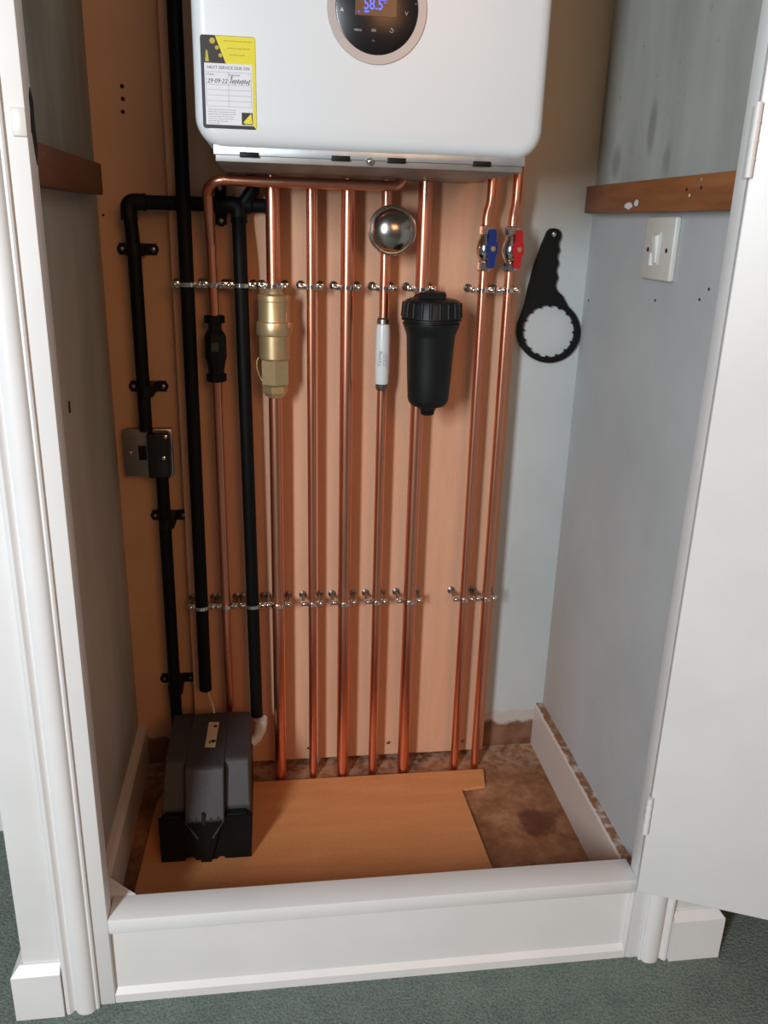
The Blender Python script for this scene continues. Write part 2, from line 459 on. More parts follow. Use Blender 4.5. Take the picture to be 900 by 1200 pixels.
# battens
def batten(x0, x1, y0, y1, z0, z1, label, chip=None):
    bm = bmesh.new(); box(bm, x0, x1, y0, y1, z0, z1, .0015)
    t = thing('wooden_batten', label, 'batten', ((x0+x1)/2, (y0+y1)/2, z0))
    obj('rail', bm, 'wood', t, 40); return t
batten(XL, XL+.026, -.472, -.060, .030, .074, 'dark brown wooden batten on the left wall of the cupboard')
t = batten(XR-.022, XR, -.472, .012, .027, .070, 'orange brown wooden batten above the white switch on the right wall')
for (px, py, w) in ((737, 241, .020), (746, 238, .009)):
    p = on_x(px, py, XR-.022); bm = bmesh.new()
    pts = [(p.y+math.cos(a)*w*random.uniform(.6, 1), p.z+math.sin(a)*.0055*random.uniform(.6, 1.1)) for a in [2*PI*k/11 for k in range(11)]]
    prism(bm, pts, XR-.0222, XR-.0225, axis='x'); obj('paint_chip', bm, 'paper', t)
for (px, py) in ((805, 222), (822, 220), (808, 229)):
    p = on_x(px, py, XR-.022); bm = bmesh.new(); lathe(bm, [(.0022, 0), (.0022, -.0006)], (XR-.022, p.y, p.z), 'x', 10)
    obj('nail_hole', bm, 'hole' if py < 225 else 'label', t)

# broken catch recess and white catch on the left frame edge
t = thing('door_catch', 'small white catch beside a torn hole in the left door frame', 'catch', (-.236, -.5, .10))
a = at(19, 126, YF); b = at(25, 160, YF)
bm = bmesh.new(); box(bm, OL-.014, OL+.0005, YF-.003, YF, b.z, a.z, .001); obj('catch_plate', bm, 'cream_plastic', t, 40)
bm = bmesh.new()
pts = [(-.478, a.z+.022), (-.470, a.z+.010), (-.4725, a.z-.01), (-.4705, a.z-.028), (-.4735, b.z-.012), (-.477, b.z-.025), (-.482, b.z-.012), (-.486, b.z+.004), (-.4885, a.z-.02), (-.484, a.z+.002), (-.4845, a.z+.012)]
prism(bm, pts, OL-.001, OL+.0006, axis='x'); obj('torn_hole', bm, 'hole', t)

# ------------------------------------------------------------------ door
hp = at(746, 1045, -.520); ang = math.radians(-23.5)
t = thing('door_1', 'plain white cupboard door swung open to the right', 'door', (hp.x, -.520, hp.z))
t['kind'] = 'structure'
D4 = Matrix.Translation((hp.x, -.520, hp.z)) @ Matrix.Rotation(ang, 4, 'Z')
bm = bmesh.new(); box(bm, 0, .77, 0, .022, 0, 1.9, .0025, mat4=D4); obj('door_leaf', bm, 'paint', t, 40)
def hinge(zc, h):
    bm = bmesh.new()
    tube(bm, [(hp.x-.003, -.5235, zc-h/2), (hp.x-.003, -.5235, zc+h/2)], .0042, 12)
    for k in range(1, 4): tube(bm, [(hp.x-.003, -.5235, zc-h/2+h*k/4-.001), (hp.x-.003, -.5235, zc-h/2+h*k/4+.001)], .0048, 12)
    box(bm, OR-.0012, OR+.001, -.5235, -.490, zc-h/2, zc+h/2, .0004)
    obj('hinge', bm, 'paint', t, 40)
hz = at(884, 165, -.52); hinge(hz.z+.0, .075)
hz = at(756, 958, -.52); hinge(hz.z+.005, .06)

# ------------------------------------------------------------------ boiler
BY = -.34; BX0, BX1, BZ0 = -.085, .344, .082
b0 = thing('wall_boiler', 'large white wall boiler with round black display at top of cupboard', 'boiler', (.13, -.17, BZ0))
def casing():
    bm = bmesh.new(); zt = BZ0+.70
    out = rrect(BX0, BX1, BZ0, zt, .034, 10)
    cx, cz = (BX0+BX1)/2, (BZ0+zt)/2
    rings = []
    for ins, y in ((0, -.012), (0, BY+.016), (.0012, BY+.010), (.0045, BY+.0045), (.0095, BY+.0012), (.016, BY)):
        o = rrect(BX0+ins, BX1-ins, BZ0+ins, zt-ins, max(.034-ins, .012), 10)
        rings.append([bm.verts.new((x, y, z)) for x, z in o])
    for a, b in zip(rings, rings[1:]):
        n = len(a)
        for i in range(n): bm.faces.new((a[i], a[(i+1) % n], b[(i+1) % n], b[i]))
    bm.faces.new(rings[-1]); bm.faces.new(rings[0]); return bm
obj('casing', casing(), 'boiler', b0, 30)
bm = bmesh.new()
x0, x1 = -.063, .322
box(bm, x0, x1, BY+.012, -.002, .067, BZ0+.004, .001)
ch = obj('chassis', bm, 'under', b0, 40)
bm = bmesh.new(); box(bm, x0-.002, x1+.002, BY+.009, BY+.013, .0745, BZ0+.004, .0005);
sub('front_lip', bm, 'galv', ch, 40)
for px in (292, 400, 466, 567):
    p = at(px, 188, BY); bm = bmesh.new(); box(bm, p.x-.0115, p.x+.0115, BY+.0075, BY+.012, .0725, .0785, .0006); sub('latch', bm, 'black_plastic', ch, 40)
p = at(434, 190, BY); bm = bmesh.new(); lathe(bm, [(.0045, 0), (.0045, -.003), (.002, -.005)], (p.x, BY+.010, .0735), 'y', 14); sub('screw', bm, 'chrome', ch, 40)
# control dial
DX, DZ = .1295, .238
bm = bmesh.new(); prism(bm, arc(DX, DZ, .0585, 0, 354.4, 63), BY-.0025, BY+.003, [arc(DX, DZ, .0488, 0, 354.4, 63)]); bev(bm, .0012, 2)
obj('bezel', bm, 'bezel', b0, 35)
bm = bmesh.new(); lathe(bm, [(.0487, .002), (.0487, -.0008), (.047, -.0016)], (DX, BY, DZ), 'y', 64)
dial = obj('control_panel', bm, 'black_gloss', b0, 35)
FY = BY-.0018
a = at(416, 19, BY); c = at(464, 19, BY)
bm = bmesh.new(); box(bm, a.x, c.x, FY-.0004, FY+.0003, a.z+.001, a.z+.030); sub('screen', bm, 'screen', dial)
def tx(s, size, px, py, mat, **k):
    p = at(px, py, FY); return text(s, size, Vector((p.x, FY-.0006, p.z)), mat, None, **k)
wdt = (at(448, 10, FY).x-at(426.5, 10, FY).x)
join_meshes('digits', [tx('58.5', .0165, 426, 10.5, 'led', width=wdt), tx('°C', .005, 448, 4, 'led'), tx('≈', .004, 419, 15, 'led'), tx('■■', .003, 427, 14.5, 'led')], dial)
for me in [tx('MENU', .0032, 415, 36, 'icon'), tx('OK', .004, 435, 37, 'icon'), tx('↺', .006, 456, 38.5, 'icon'), tx('>-', .0035, 436, 49, 'icon'),
    tx('▲', .0055, 398, 13, 'icon'), tx('∨', .0065, 474, 18, 'icon'), tx('ılı', .004, 486, 6, 'ink_grey')]: add_mesh('button_icon', me, dial)
# service sticker
s0 = at(234, 40, BY); s1 = at(301, 146, BY)
SX, SW, SZ, SH = s0.x, .0632, s0.z, .0985
def S(u, v): return (SX+u*SW, SZ-v*SH)
def srect(bm, u0, v0, u1, v1, lay): 
    a, b = S(u0, v1), S(u1, v0); box(bm, a[0], b[0], BY-.00015*lay-.0001, BY-.00015*(lay-1), a[1], b[1])
bm = bmesh.new(); prism(bm, rrect(SX, SX+SW, SZ-SH, SZ, .003, 4), BY-.00025, BY)
st = obj('service_sticker', bm, 'ink_black', b0)
bm = bmesh.new(); srect(bm, .004, .25, .055, .955, 2); sub('navy_edge', bm, 'navy', st)
bm = bmesh.new(); prism(bm, [S(.27, .004), S(.97, .004), S(.996, .02), S(.996, .985), S(.985, .99), S(.93, .955), S(.93, .32), S(.47, .32)], BY-.0004, BY-.00025)
sub('yellow_field', bm, 'yellow', st)
bm = bmesh.new(); srect(bm, .06, .295, .935, .96, 3); sub('white_field', bm, 'paper', st)
def stx(s, size, u, v, mat, **k):
    p = S(u, v); return text(s, size, Vector((p[0], BY-.0006, p[1])), mat, None, **k)
join_meshes('title', [stx('NEXT SERVICE DUE ON:', .0045, .11, .355, 'ink_black', width=.78*SW)], st)
join_meshes('column_heads', [stx('Date', .0038, .11, .425, 'ink_grey'), stx('Engineer', .0038, .50, .425, 'ink_grey')], st)
join_meshes('handwriting', [stx('29·09·22', .0066, .10, .505, 'ink_black', width=.37*SW, shear=.2)], st)
bm = bmesh.new()
for v in (.385, .52, .575, .635, .695, .755): srect(bm, .10, v, .90, v+.004, 4)
for u in (.08, .49, .905): srect(bm, u, .385, u+.006, .76, 4)
sub('table_rules', bm, 'ink_light', st)
# scribbled signature
bm = bmesh.new(); q = []
for k in range(60):
    u = .52+.37*k/59; v = .485 + .022*math.sin(k*.95)*(.4+abs(math.sin(k*.31))) + (-.03 if 3 < k < 7 else 0); q.append(Vector((S(u, v)[0], BY-.0006, S(u, v)[1])))
tube(bm, q, .0003, 5); sub('signature', bm, 'ink_black', st)
bm = bmesh.new()
for i, v in enumerate((.79, .815, .84, .865, .89, .915, .938)):
    u = .10
    while u < (.58, .60, .58, .55, .57, .4, .25)[i]:
        w = random.uniform(.02, .07); srect(bm, u, v, u+w, v+.008, 4); u += w+.012
sub('small_print', bm, 'ink_light', st)
bm = bmesh.new()
for i, v in enumerate((.05, .125, .195)):
    u = (.42, .48, .53)[i]
    while u < (.93, .86, .78)[i]:
        w = random.uniform(.03, .08); srect(bm, u, v, u+w, v+.010, 4); u += w+.012
sub('heading_print', bm, 'olive', st)
bm = bmesh.new()
for u, v, r in ((.22, .06, .05), (.30, .13, .035), (.36, .21, .035)):
    p = S(u, v); lathe(bm, [(r*SW, 0), (r*SW, -.0002)], (p[0], BY-.00025, p[1]), 'y', 16)
prism(bm, [S(.08, .28), S(.10, .15), S(.13, .17), S(.15, .28)], BY-.00045, BY-.0002)
sub('yellow_marks', bm, 'olive', st)
bm = bmesh.new(); srect(bm, .72, .815, .925, .95, 4); sub('logo_square', bm, 'ink_black', st)
bm = bmesh.new(); prism(bm, [S(.75, .92), S(.90, .82), S(.915, .94), S(.78, .94)], BY-.0009, BY-.0006); sub('logo_triangle', bm, 'yellow', st)

# ------------------------------------------------------------------ copper pipes
PY = -.042
def pipe(name_label, pts, r):
    bm = bmesh.new(); tube(bm, pts, r, 28)
    return tag(obj('copper_pipe', bm, 'copper', None, 50), name_label, 'pipe')
ux = lambda px, py=337: at(px, py, PY).x
zb = ZF-.006
def vpts(xt, xb, zt, n=2): return [(xb, PY, zb), (xt, PY, zt)]
R15, R22 = .0078, .0112
pb = {k: at(*v, PY).x for k, v in dict(p2=(329, 905), p3=(367, 903), p4=(401, 903), p5=(436, 900), p6=(472, 897), p7=(532, 893), p8=(556, 890)).items()}
pt = {k: at(*v, PY).x for k, v in dict(p2=(319, 230), p3=(364.5, 230), p4=(408, 230), p5=(453, 235), p6=(498.5, 230), p7=(571, 250), p8=(603.5, 230)).items()}
# the bent pipe: up from the pump, forward over the others and right under the boiler
xa, xb_ = at(250, 333, PY).x, at(271, 828, PY).x
HY, HZ = -.082, at(330, 213.5, -.082).z
xe = at(470, 215, HY).x
low = [Vector((xb_-.002, PY, zb)), Vector((xa, PY, -.03))]
k1 = Vector((xa-.003, HY, HZ))
pts = [low[0], Vector((xa, PY, -.12))] + bend(low[0], Vector((xa-.001, PY, -.035)), k1-Vector((0, 0, .022)), .02, 5) + bend(Vector((xa-.002, -.06, HZ-.03)), k1, Vector((xe, HY, HZ)), .026, 10)
pts += bend(k1, Vector((xe, HY, HZ)), Vector((xe, HY+.02, HZ+.05)), .012, 8) + [Vector((xe, HY+.008, .066))]
pipe('thin copper pipe at far left that bends over and runs right under the boiler', pts, R15)
P = {}
P[2] = pipe('thick copper pipe passing through the brass filter', vpts(pt['p2'], pb['p2'], .066), R22)
P[3] = pipe('thin plain copper pipe just right of the brass filter', vpts(pt['p3'], pb['p3'], .066), R15)
P[4] = pipe('thick plain copper pipe, second to the right of the brass filter', vpts(pt['p4'], pb['p4'], .066), R22)
P[5] = pipe('thin copper pipe through the white sleeve below the chrome dome', vpts(pt['p5'], pb['p5'], .066), R15)
P[6] = pipe('thick copper pipe running behind the black filter bottle', vpts(pt['p6'], pb['p6'], .066), R22)
def top_bend(xt, xbm, dx, lab):
    pipe(lab, [(xbm, PY, zb), (xt, PY, -.02), (xt, PY, .015), (xt+dx*.3, PY-.001, .024), (xt+dx, PY-.004, .036), (xt+dx*1.2, PY-.005, .048), (xt+dx*1.2, PY-.005, .12)] + bend((xt+dx*1.2, PY-.005, .12), (xt+dx*1.2, PY-.005, .17), (xt+dx*1.2, 0, .17), .02, 6) + [(xt+dx*1.2, .001, .17)], R15)
top_bend(pt['p7'], pb['p7'], .0035, 'thin copper pipe with the blue handled valve')
top_bend(pt['p8'], pb['p8'], .0015, 'rightmost thin copper pipe, with the red handled valve')
def px_x(k, z):
    """x of pipe k at height z"""
    f = (z-zb)/(.03-zb); return pb['p%d' % k]+(pt['p%d' % k]-pb['p%d' % k])*f

# ------------------------------------------------------------------ chrome pipe clips
def make_clip(r, label, group):
    t = thing('pipe_clip', label, 'clip', (0, 0, 0), group)
    e = r+.0078
    for s in (-1, 1):
        bm = bmesh.new(); lathe(bm, [(.0072, -.0002), (.0072, -.0015), (.0050, -.003), (.0032, -.0045), (.0032, PY+.003)], (s*(e+.0005), 0, 0), 'y', 14); obj('foot', bm, 'nickel', t, 35)
    bm = bmesh.new(); h = .0032
    ro, ri = r+.0022, r+.0004
    o = [(ro*math.cos(a), PY-.0+ro*math.sin(a)) for a in [2*PI*k/36 for k in range(36)]]
    i_ = [(ri*math.cos(a), PY+ri*math.sin(a)) for a in [2*PI*k/36 for k in range(36)]]
    prism(bm, o, -h, h, [i_], axis='z'); bev(bm, .0006, 1)
    box(bm, -(e+.005), -(r+.001), PY-.0018, PY+.0028, -.0048, .0048, .001); box(bm, r+.001, e+.005, PY-.0018, PY+.0028, -.0048, .0048, .001)
    obj('strap', bm, 'chrome', t, 40)
    for s in (-1, 1):
        bm = bmesh.new(); lathe(bm, [(.0042, 0), (.0042, -.0012), (.0030, -.003), (.001, -.0038)], (s*e, PY-.0018, 0), 'y', 12); obj('screw', bm, 'chrome', t, 35)
    return t
kinds = {}
def clone(o, loc, label, group):
    r = o.copy(); C.objects.link(r); r.location = loc; r['label'] = label; r['group'] = group
    for ch in list(o.children):
        c = ch.copy(); C.objects.link(c); c.parent = r
    return r
names = ['tall straight black pipe', 'bent thin copper pipe', 'short black drain pipe', 'brass filter pipe', 'thin pipe right of the brass filter', 'thick plain copper pipe', 'white sleeve pipe', 'black filter pipe', 'blue valve pipe', 'red valve pipe']
ups = [(222, 333), (250, 333), (281, 335), (322, 337), (367, 337), (407, 337), (452, 338), (497, 338), (569, 340), (601, 341)]
los = [(238, 716), (266, 715), (297, 714), (327, 712), (366, 708), (402, 707), (440, 706), (478, 704), (538, 703), (566, 702)]
rad = [R22, R15, R22, R22, R15, R22, R15, R22, R15, R15]
XB = {}   # black pipe x positions
tall_t, tall_b = at(204, 0, PY), at(241, 808, PY)
dr_t, dr_b = at(280, 262, PY), at(301, 838, PY)
def lin(a, b, z): return a.x+(b.x-a.x)*(z-a.z)/(b.z-a.z)
for row, (lst, z, w, g) in enumerate(((ups, -.099, 'upper', 'upper row of chrome pipe clips'), (los, -.664, 'lower', 'lower row of chrome pipe clips'))):
    for i, (px, py) in enumerate(lst):
        if i == 0: x = lin(tall_t, tall_b, z)
        elif i == 1: x = xa+(xb_-xa)*(z+.12)/(zb+.12) if z < -.12 else xa
        elif i == 2: x = lin(dr_t, dr_b, z)
        else: x = px_x(i-1, z)
        lab = 'small chrome clip in the %s row holding the %s' % (w, names[i])
        if rad[i] not in kinds:
            kinds[rad[i]] = make_clip(rad[i], lab, g); kinds[rad[i]].location = (x, 0, z)
        else: clone(kinds[rad[i]], (x, 0, z), lab, g)

# ------------------------------------------------------------------ black waste pipes
bm = bmesh.new(); tube(bm, [tall_b, at(204, 0, PY), tall_t+(tall_t-tall_b)*.45], .0112, 24)
tag(obj('insulated_pipe', bm, 'black_pipe', None, 50), 'tall straight black pipe crossing the full height, open at the bottom', 'pipe')

WY = .012
DP = thing('drain_pipe', 'black drain pipe with elbows, running sideways under the boiler then down to the pump', 'pipe', (-.13, WY, 0))
e1 = at(154, 236, WY-.004)
zH = e1.z-.001; xE = at(157, 292, WY-.002).x
RB = .0108
WYL = WY+.006  # left wall side run sits against plaster
HYW = -.016
bm = bmesh.new(); tube(bm, [(xE, HYW, zH), (at(300, 236, HYW).x, HYW, zH)], RB, 22); obj('horizontal_run', bm, 'black_pipe', DP, 50)
xa1, xa2 = at(157, 290, HYW).x, at(171, 500, HYW).x
bm = bmesh.new(); tube(bm, [(xE, HYW, zH), (xa1, HYW, -.05), (xa2, HYW, at(171, 505, HYW).z)], RB, 22); obj('left_drop', bm, 'black_pipe', DP, 50)
def elbow(name, c, d1, d2, r=.0128, l=.026):
    c = Vector(c); d1 = Vector(d1); d2 = Vector(d2); bm = bmesh.new()
    tube(bm, [c+d1*l] + bend(c+d1*l, c, c+d2*l, .009, 6) + [c+d2*l], r, 24)
    for d in (d1, d2): tube(bm, [c+d*(l-.003), c+d*(l+.001)], r+.0006, 24)
    return bm
obj('elbow', elbow('e', (xE, HYW, zH), (1, 0, 0), (0, 0, -1)), 'black_plastic', DP, 50)
# tee and right hand drop
xt = dr_t.x
bm = elbow('t', (xt, -.024, zH+.0), (-1, .0, 0), (0, 0, -1)); tube(bm, [(xt, -.022, zH), (xt+.018, -.020, zH)], .0125, 24); obj('tee', bm, 'black_plastic', DP, 50)
bm = bmesh.new(); tube(bm, [(xt, -.026, zH-.02), (dr_t.x, -.034, -.02), (lin(dr_t, dr_b, -.07), PY, -.06), dr_b], .0112, 22); obj('right_drop', bm, 'black_pipe', DP, 50)
bm = bmesh.new(); tube(bm, [(xt+.004, -.018, zH), (at(313, 236, -.012).x, -.014, zH)], .0108, 22); tube(bm, [(xt+.006, -.022, zH), (xt+.022, -.022, zH+.022), (xt+.024, -.022, .0665)], .0112, 22); obj('branch', bm, 'black_pipe', DP, 50)

# lower left waste drop below the switch plate
xl1, xl2 = at(190, 556, HYW).x, at(207, 840, HYW).x
bm = bmesh.new(); tube(bm, [(xl1, HYW, at(190, 545, HYW).z), (xl2, HYW, at(207, 846, HYW).z), (xl2+.004, HYW-.01, -.97), (xl2+.015, HYW-.05, -.985)], RB, 22)
tag(obj('drain_pipe', bm, 'black_pipe', None, 50), 'black pipe dropping from the metal switch plate to the pump', 'pipe')

# saddle clips
def saddle(x, z, label, vertical=True, yc=HYW, back=YB, loc=None):
    t = thing('saddle_clip', label, 'clip', (x, back, z), 'black saddle clips on the drain pipes')
    Rm = Matrix.Identity(4) if vertical else Matrix.Rotation(PI/2, 4, 'Y')
    bm = bmesh.new(); d = back-yc; r = RB+.0022; w = .009
    # tab outline in local x,y then extruded in z
    out = [(-.030, 0), (-.030, -.004), (-r, -.004)]+[(r*math.cos(a), -d-(r-0)*math.sin(a)*1.0) for a in [PI-PI*k/14 for k in range(15)]]+[(r, -.004), (.030, -.004), (.030, 0)]
    prism(bm, out, -w, w, axis='z'); bev(bm, .0015, 2)
    bm.transform(Matrix.Translation((x, back, z)) @ Rm)
    obj('bracket', bm, 'black_plastic', t, 40)
    for s in (-1, 1):
        bm = bmesh.new(); lathe(bm, [(.0085, -.0005), (.0085, -.005), (.0075, -.006)], (0, 0, 0), 'y', 18)
        bm.transform(Matrix.Translation((x, back, z)) @ Rm @ Matrix.Translation((s*.0245, 0, 0))); obj('ear', bm, 'black_plastic', t, 40)
        bm = bmesh.new(); lathe(bm, [(.0034, -.0058), (.0034, -.007), (.001, -.0078)], (0, 0, 0), 'y', 12)
        bm.transform(Matrix.Translation((x, back, z)) @ Rm @ Matrix.Translation((s*.0245, 0, 0))); obj('screw', bm, 'nickel', t, 40)
for (px, py, lab) in ((157, 292, 'topmost black saddle clip on the left pipe, just below its elbow'), (170, 454, 'black saddle clip just above the metal switch plate'),
                      (195, 606, 'black saddle clip just below the metal switch plate'), (205, 798, 'lowest black saddle clip, just above the pump')):
    p = at(px, py, YB-.005); q = at(px, py, HYW); saddle(q.x, at(px, py, .015).z, lab)
q = at(258, 236, HYW); saddle(q.x, zH, 'black saddle clip turned upright on the sideways pipe beneath the boiler', False, back=0.0)

# fused switch plate
sc = at(174, 530, YB-.02); sx0, sx1 = at(145, 530, .0).x, at(203, 530, .0).x; sz0, sz1 = at(174, 558, .0).z, at(174, 503, .0).z
t = thing('switch_plate', 'square grey metal socket plate with a black half, on the left drain pipe', 'switch', ((sx0+sx1)/2, YB, sz0))
bm = bmesh.new(); box(bm, sx0+.003, sx1-.003, 0.004, YB, sz0+.003, sz1-.003, .002); obj('back_box', bm, 'nickel', t, 40)
bm = bmesh.new(); box(bm, sx0, sx1, .000, .005, sz0, sz1, .0018); obj('face_plate', bm, 'nickel', t, 40)
bm = bmesh.new(); xm = sx0+(sx1-sx0)*.30; box(bm, xm, xm+.013, -.002, .001, (sz0+sz1)/2-.013, (sz0+sz1)/2+.013, .001); obj('rocker', bm, 'black_plastic', t, 40)
bm = bmesh.new(); lathe(bm, [(.0032, 0), (.0032, -.0012), (.001, -.002)], (sx0+.011, .0, (sz0+sz1)/2), 'y', 12); obj('screw', bm, 'nickel', t, 40)
xh = sx0+(sx1-sx0)*.52
bm = bmesh.new(); box(bm, xh, sx1-.004, -.030, .0, sz0+.004, sz1-.001, .004, 3); hs = obj('black_housing', bm, 'black_gloss', t, 40)
for fx, fz in ((.87, .52), (.93, .965)):
    bm = bmesh.new(); lathe(bm, [(.0032, 0), (.0032, -.0012), (.001, -.0022)], (sx0+(sx1-sx0)*fx-.002, -.030, sz0+(sz1-sz0)*fz-.003), 'y', 12); sub('screw', bm, 'chrome', hs, 40)
bm = bmesh.new(); box(bm, sx1-.0035, sx1-.0015, -.004, .0, sz0+.006, sz1-.004, .0006); obj('edge_strip', bm, 'chrome', t, 40)

# thin wire from the tall pipe to the pump
bm = bmesh.new(); p = at(243, 806, PY); q = at(251, 836, -.075)
tube(bm, [p, p+(q-p)*.3+Vector((0, -.003, 0)), p+(q-p)*.7+Vector((.002, -.003, 0)), q], .0015, 8)
tag(obj('wire', bm, 'label', None, 50), 'thin pale wire from the open end of the tall black pipe to the pump', 'wire')

# ------------------------------------------------------------------ inline fittings
def k_at(px0, px1, py, Y): return (at(px1, py, Y).x-at(px0, py, Y).x)/(px1-px0)
def prof_from(cx_fn, rows, Y):
    """rows: (y pixel, radius in pixels) -> lathe profile in metres"""
    return [(r*k_at(440, 460, y, Y), at(cx_fn, y, Y).z) for y, r in rows]

# black inline valve on the bent copper pipe
x = xa-.0003
t = thing('inline_valve', 'small black plastic valve on the bent thin copper pipe', 'valve', (x, PY, at(254, 448, PY).z))
rows = [(369.5, 8), (370, 9.3), (378, 9.3), (379.5, 7.3), (386, 7.6), (391, 11), (394, 12.2), (419, 12.2), (424, 10.5), (434, 8.8), (437, 9), (438, 10.6), (446, 10.6), (447, 9)]
bm = bmesh.new(); lathe(bm, prof_from(254, rows, PY), (x, PY, 0), 'z', 10); obj('body', bm, 'black_plastic', t, 25)
for y in (374, 442):
    z = at(254, y, PY).z; bm = bmesh.new(); 
    for k in range(10):
        a = k*PI/5; tube(bm, [(x+.0148*math.cos(a), PY+.0148*math.sin(a), z-.006), (x+.0148*math.cos(a), PY+.0148*math.sin(a), z+.006)], .0018, 6)
    obj('ribbed_nut', bm, 'black_plastic', t)
z = at(253, 405, PY).z; bm = bmesh.new(); box(bm, x-.006, x+.006, PY-.0205, PY-.017, z-.007, z+.007, .0006); obj('window', bm, 'pump_lid', t)

# brass filter
FYB = PY-.004; xf = lambda y: at(322.5, y, FYB).x
t = thing('brass_filter', 'large dull brass filter on the thick copper pipe', 'filter', (xf(410), FYB, at(322, 463, FYB).z))
xq = px_x(2, -.19)+.0005
rows = [(338, 9.5), (341, 11), (344, 12), (345, 18), (346, 18.6), (352, 18.6), (353, 18), (374, 17.8), (376, 18), (377, 20), (378, 20.3), (390, 20.3), (392, 19.6), (393, 17.6), (419, 17.2), (421, 16)]
bm = bmesh.new(); lathe(bm, prof_from(322, rows, FYB), (xq, FYB, 0), 'z', 40); obj('body', bm, 'brass', t, 25)
bm = bmesh.new(); lathe(bm, prof_from(322, [(421, 16.8), (421.5, 17.2), (449, 17), (450.5, 16)], FYB), (xq, FYB, 0), 'z', 6, phase=PI/6); bev(bm, .0008, 2, 30); obj('hex_base', bm, 'brass', t, 25)
bm = bmesh.new(); lathe(bm, prof_from(322, [(450.5, 12), (451.5, 14.2), (459, 14.2), (461, 13), (464, 11)], FYB), (xq, FYB, 0), 'z', 6, phase=.2); obj('union_nut', bm, 'brass', t, 25)
bm = bmesh.new(); lathe(bm, prof_from(322, [(461, 10), (464, 10), (465, 9)], FYB), (xq, FYB, 0), 'z', 24); obj('olive', bm, 'brass', t, 25)
bm = bmesh.new(); q = [at(a_, b_, FYB-.008) for a_, b_ in ((303, 419), (301, 423), (301, 430), (303, 438), (306, 444), (309, 450), (311, 452))]
tube(bm, q, .0012, 8); obj('wire_loop', bm, 'brass', t, 60)

# chrome dome
dc = at(459.5, 270, -.066); rk = k_at(440, 460, 270, -.066)
t = thing('pressure_dome', 'round shiny chrome dome on the copper pipe beneath the boiler', 'fitting', (dc.x, PY, dc.z))
bm = bmesh.new(); lathe(bm, [(.010, .018), (.016, .006), (25*rk, .004), (28*rk, .002), (28.3*rk, -.001), (27.6*rk, -.003), (25.5*rk, -.0035), (24.6*rk, -.002)], (dc.x, -.066, dc.z), 'y', 48); obj('rim', bm, 'chrome', t, 30)
bm = bmesh.new(); pr = [(24.4*rk*math.cos(a), -.0015-.020*math.sin(a)) for a in [PI/2*k/14*.985 for k in range(15)]]
lathe(bm, [(24.4*rk, .001)]+pr, (dc.x, -.066, dc.z), 'y', 48); obj('dome', bm, 'chrome_soft', t, 60)

# white sleeve
t = thing('scale_inhibitor', 'slim white sleeve with small print on the thin copper pipe', 'fitting', (px_x(5, -.2), PY, at(448, 456, PY).z))
x = px_x(5, -.2)-.0002
bm = bmesh.new(); lathe(bm, prof_from(448, [(372, 6), (374, 7.4), (379, 7.6), (380, 6)], PY), (x, PY, 0), 'z', 24)
obj('end_nut', bm, 'nickel', t, 30)
bm = bmesh.new(); lathe(bm, prof_from(448, [(450, 6), (451, 7.4), (455, 7), (457, 6)], PY), (x, PY, 0), 'z', 24); obj('end_nut', bm, 'nickel', t, 30)
bm = bmesh.new(); lathe(bm, prof_from(448, [(379.5, 6.5), (380, 7.4), (384, 8), (386, 8.4), (438, 8.4), (441, 8), (447, 8), (449.5, 7.4), (450, 6.5)], PY), (x, PY, 0), 'z', 32)
sl = obj('sleeve', bm, 'white_tube', t, 30)
rs = 8.4*k_at(440, 460, 410, PY)+.0002
def wrap(me, a0):
    # lay flat lettering (x along pipe, z across) around the sleeve
    for v in me.vertices:
        a = a0+v.co.y/rs
        r = rs+max(0, v.co.z)
        v.co = Vector((x+r*math.sin(a), PY-r*math.cos(a), zt0+v.co.x))
zt0 = at(448, 428, PY).z
def stext(s, size, off, a0, mat):
    me = text(s, size, Vector((off, 0, 0)), mat, None, rot=(0, 0, 0)); 
    for v in me.vertices: v.co.y = -v.co.y*-1
    # characters read upward: text x -> +z, text y -> -x
    for v in me.vertices: v.co.y = -v.co.y
    wrap(me, a0); return me
join_meshes('lettering', [stext('Calmag', .0085, 0, math.radians(-18), 'ink_grey'), stext('inline scale inhibitor', .0028, 0, math.radians(6), 'ink_grey'), stext('fit in cold water main', .0028, 0, math.radians(20), 'ink_grey'), stext('flow direction either way', .0022, -.004, math.radians(34), 'ink_light')], sl)

# black filter bottle
FB = -.098; fx = at(504.5, 400, FB).x
t = thing('water_filter', 'large black plastic filter bottle hanging on the copper pipe', 'filter', (fx, FB, at(503, 484, FB).z))
bm = bmesh.new(); lathe(bm, prof_from(504, [(341, 8), (342, 17), (345, 18.5), (352, 19), (354, 15)], FB), (fx, FB, 0), 'z', 6, phase=.3); bev(bm, .001, 2, 30); obj('top_boss', bm, 'filter', t, 25)
bm = bmesh.new(); lathe(bm, prof_from(504, [(349, 20), (350, 27), (352, 31.5), (356, 33.5), (372, 34.8), (373, 34)], FB), (fx, FB, 0), 'z', 48)
cap = obj('cap', bm, 'filter', t, 30)
bm = bmesh.new(); kk = k_at(440, 460, 360, FB); za, zb2 = at(504, 354, FB).z, at(504, 371, FB).z
for k in range(20):
    a = 2*PI*k/20+.1; ca, sa = math.cos(a), math.sin(a)
    tube(bm, [(fx+33*kk*ca, FB+33*kk*sa, za), (fx+34.3*kk*ca, FB+34.3*kk*sa, zb2)], .0028, 8)
sub('grip_ribs', bm, 'filter', cap, 50)
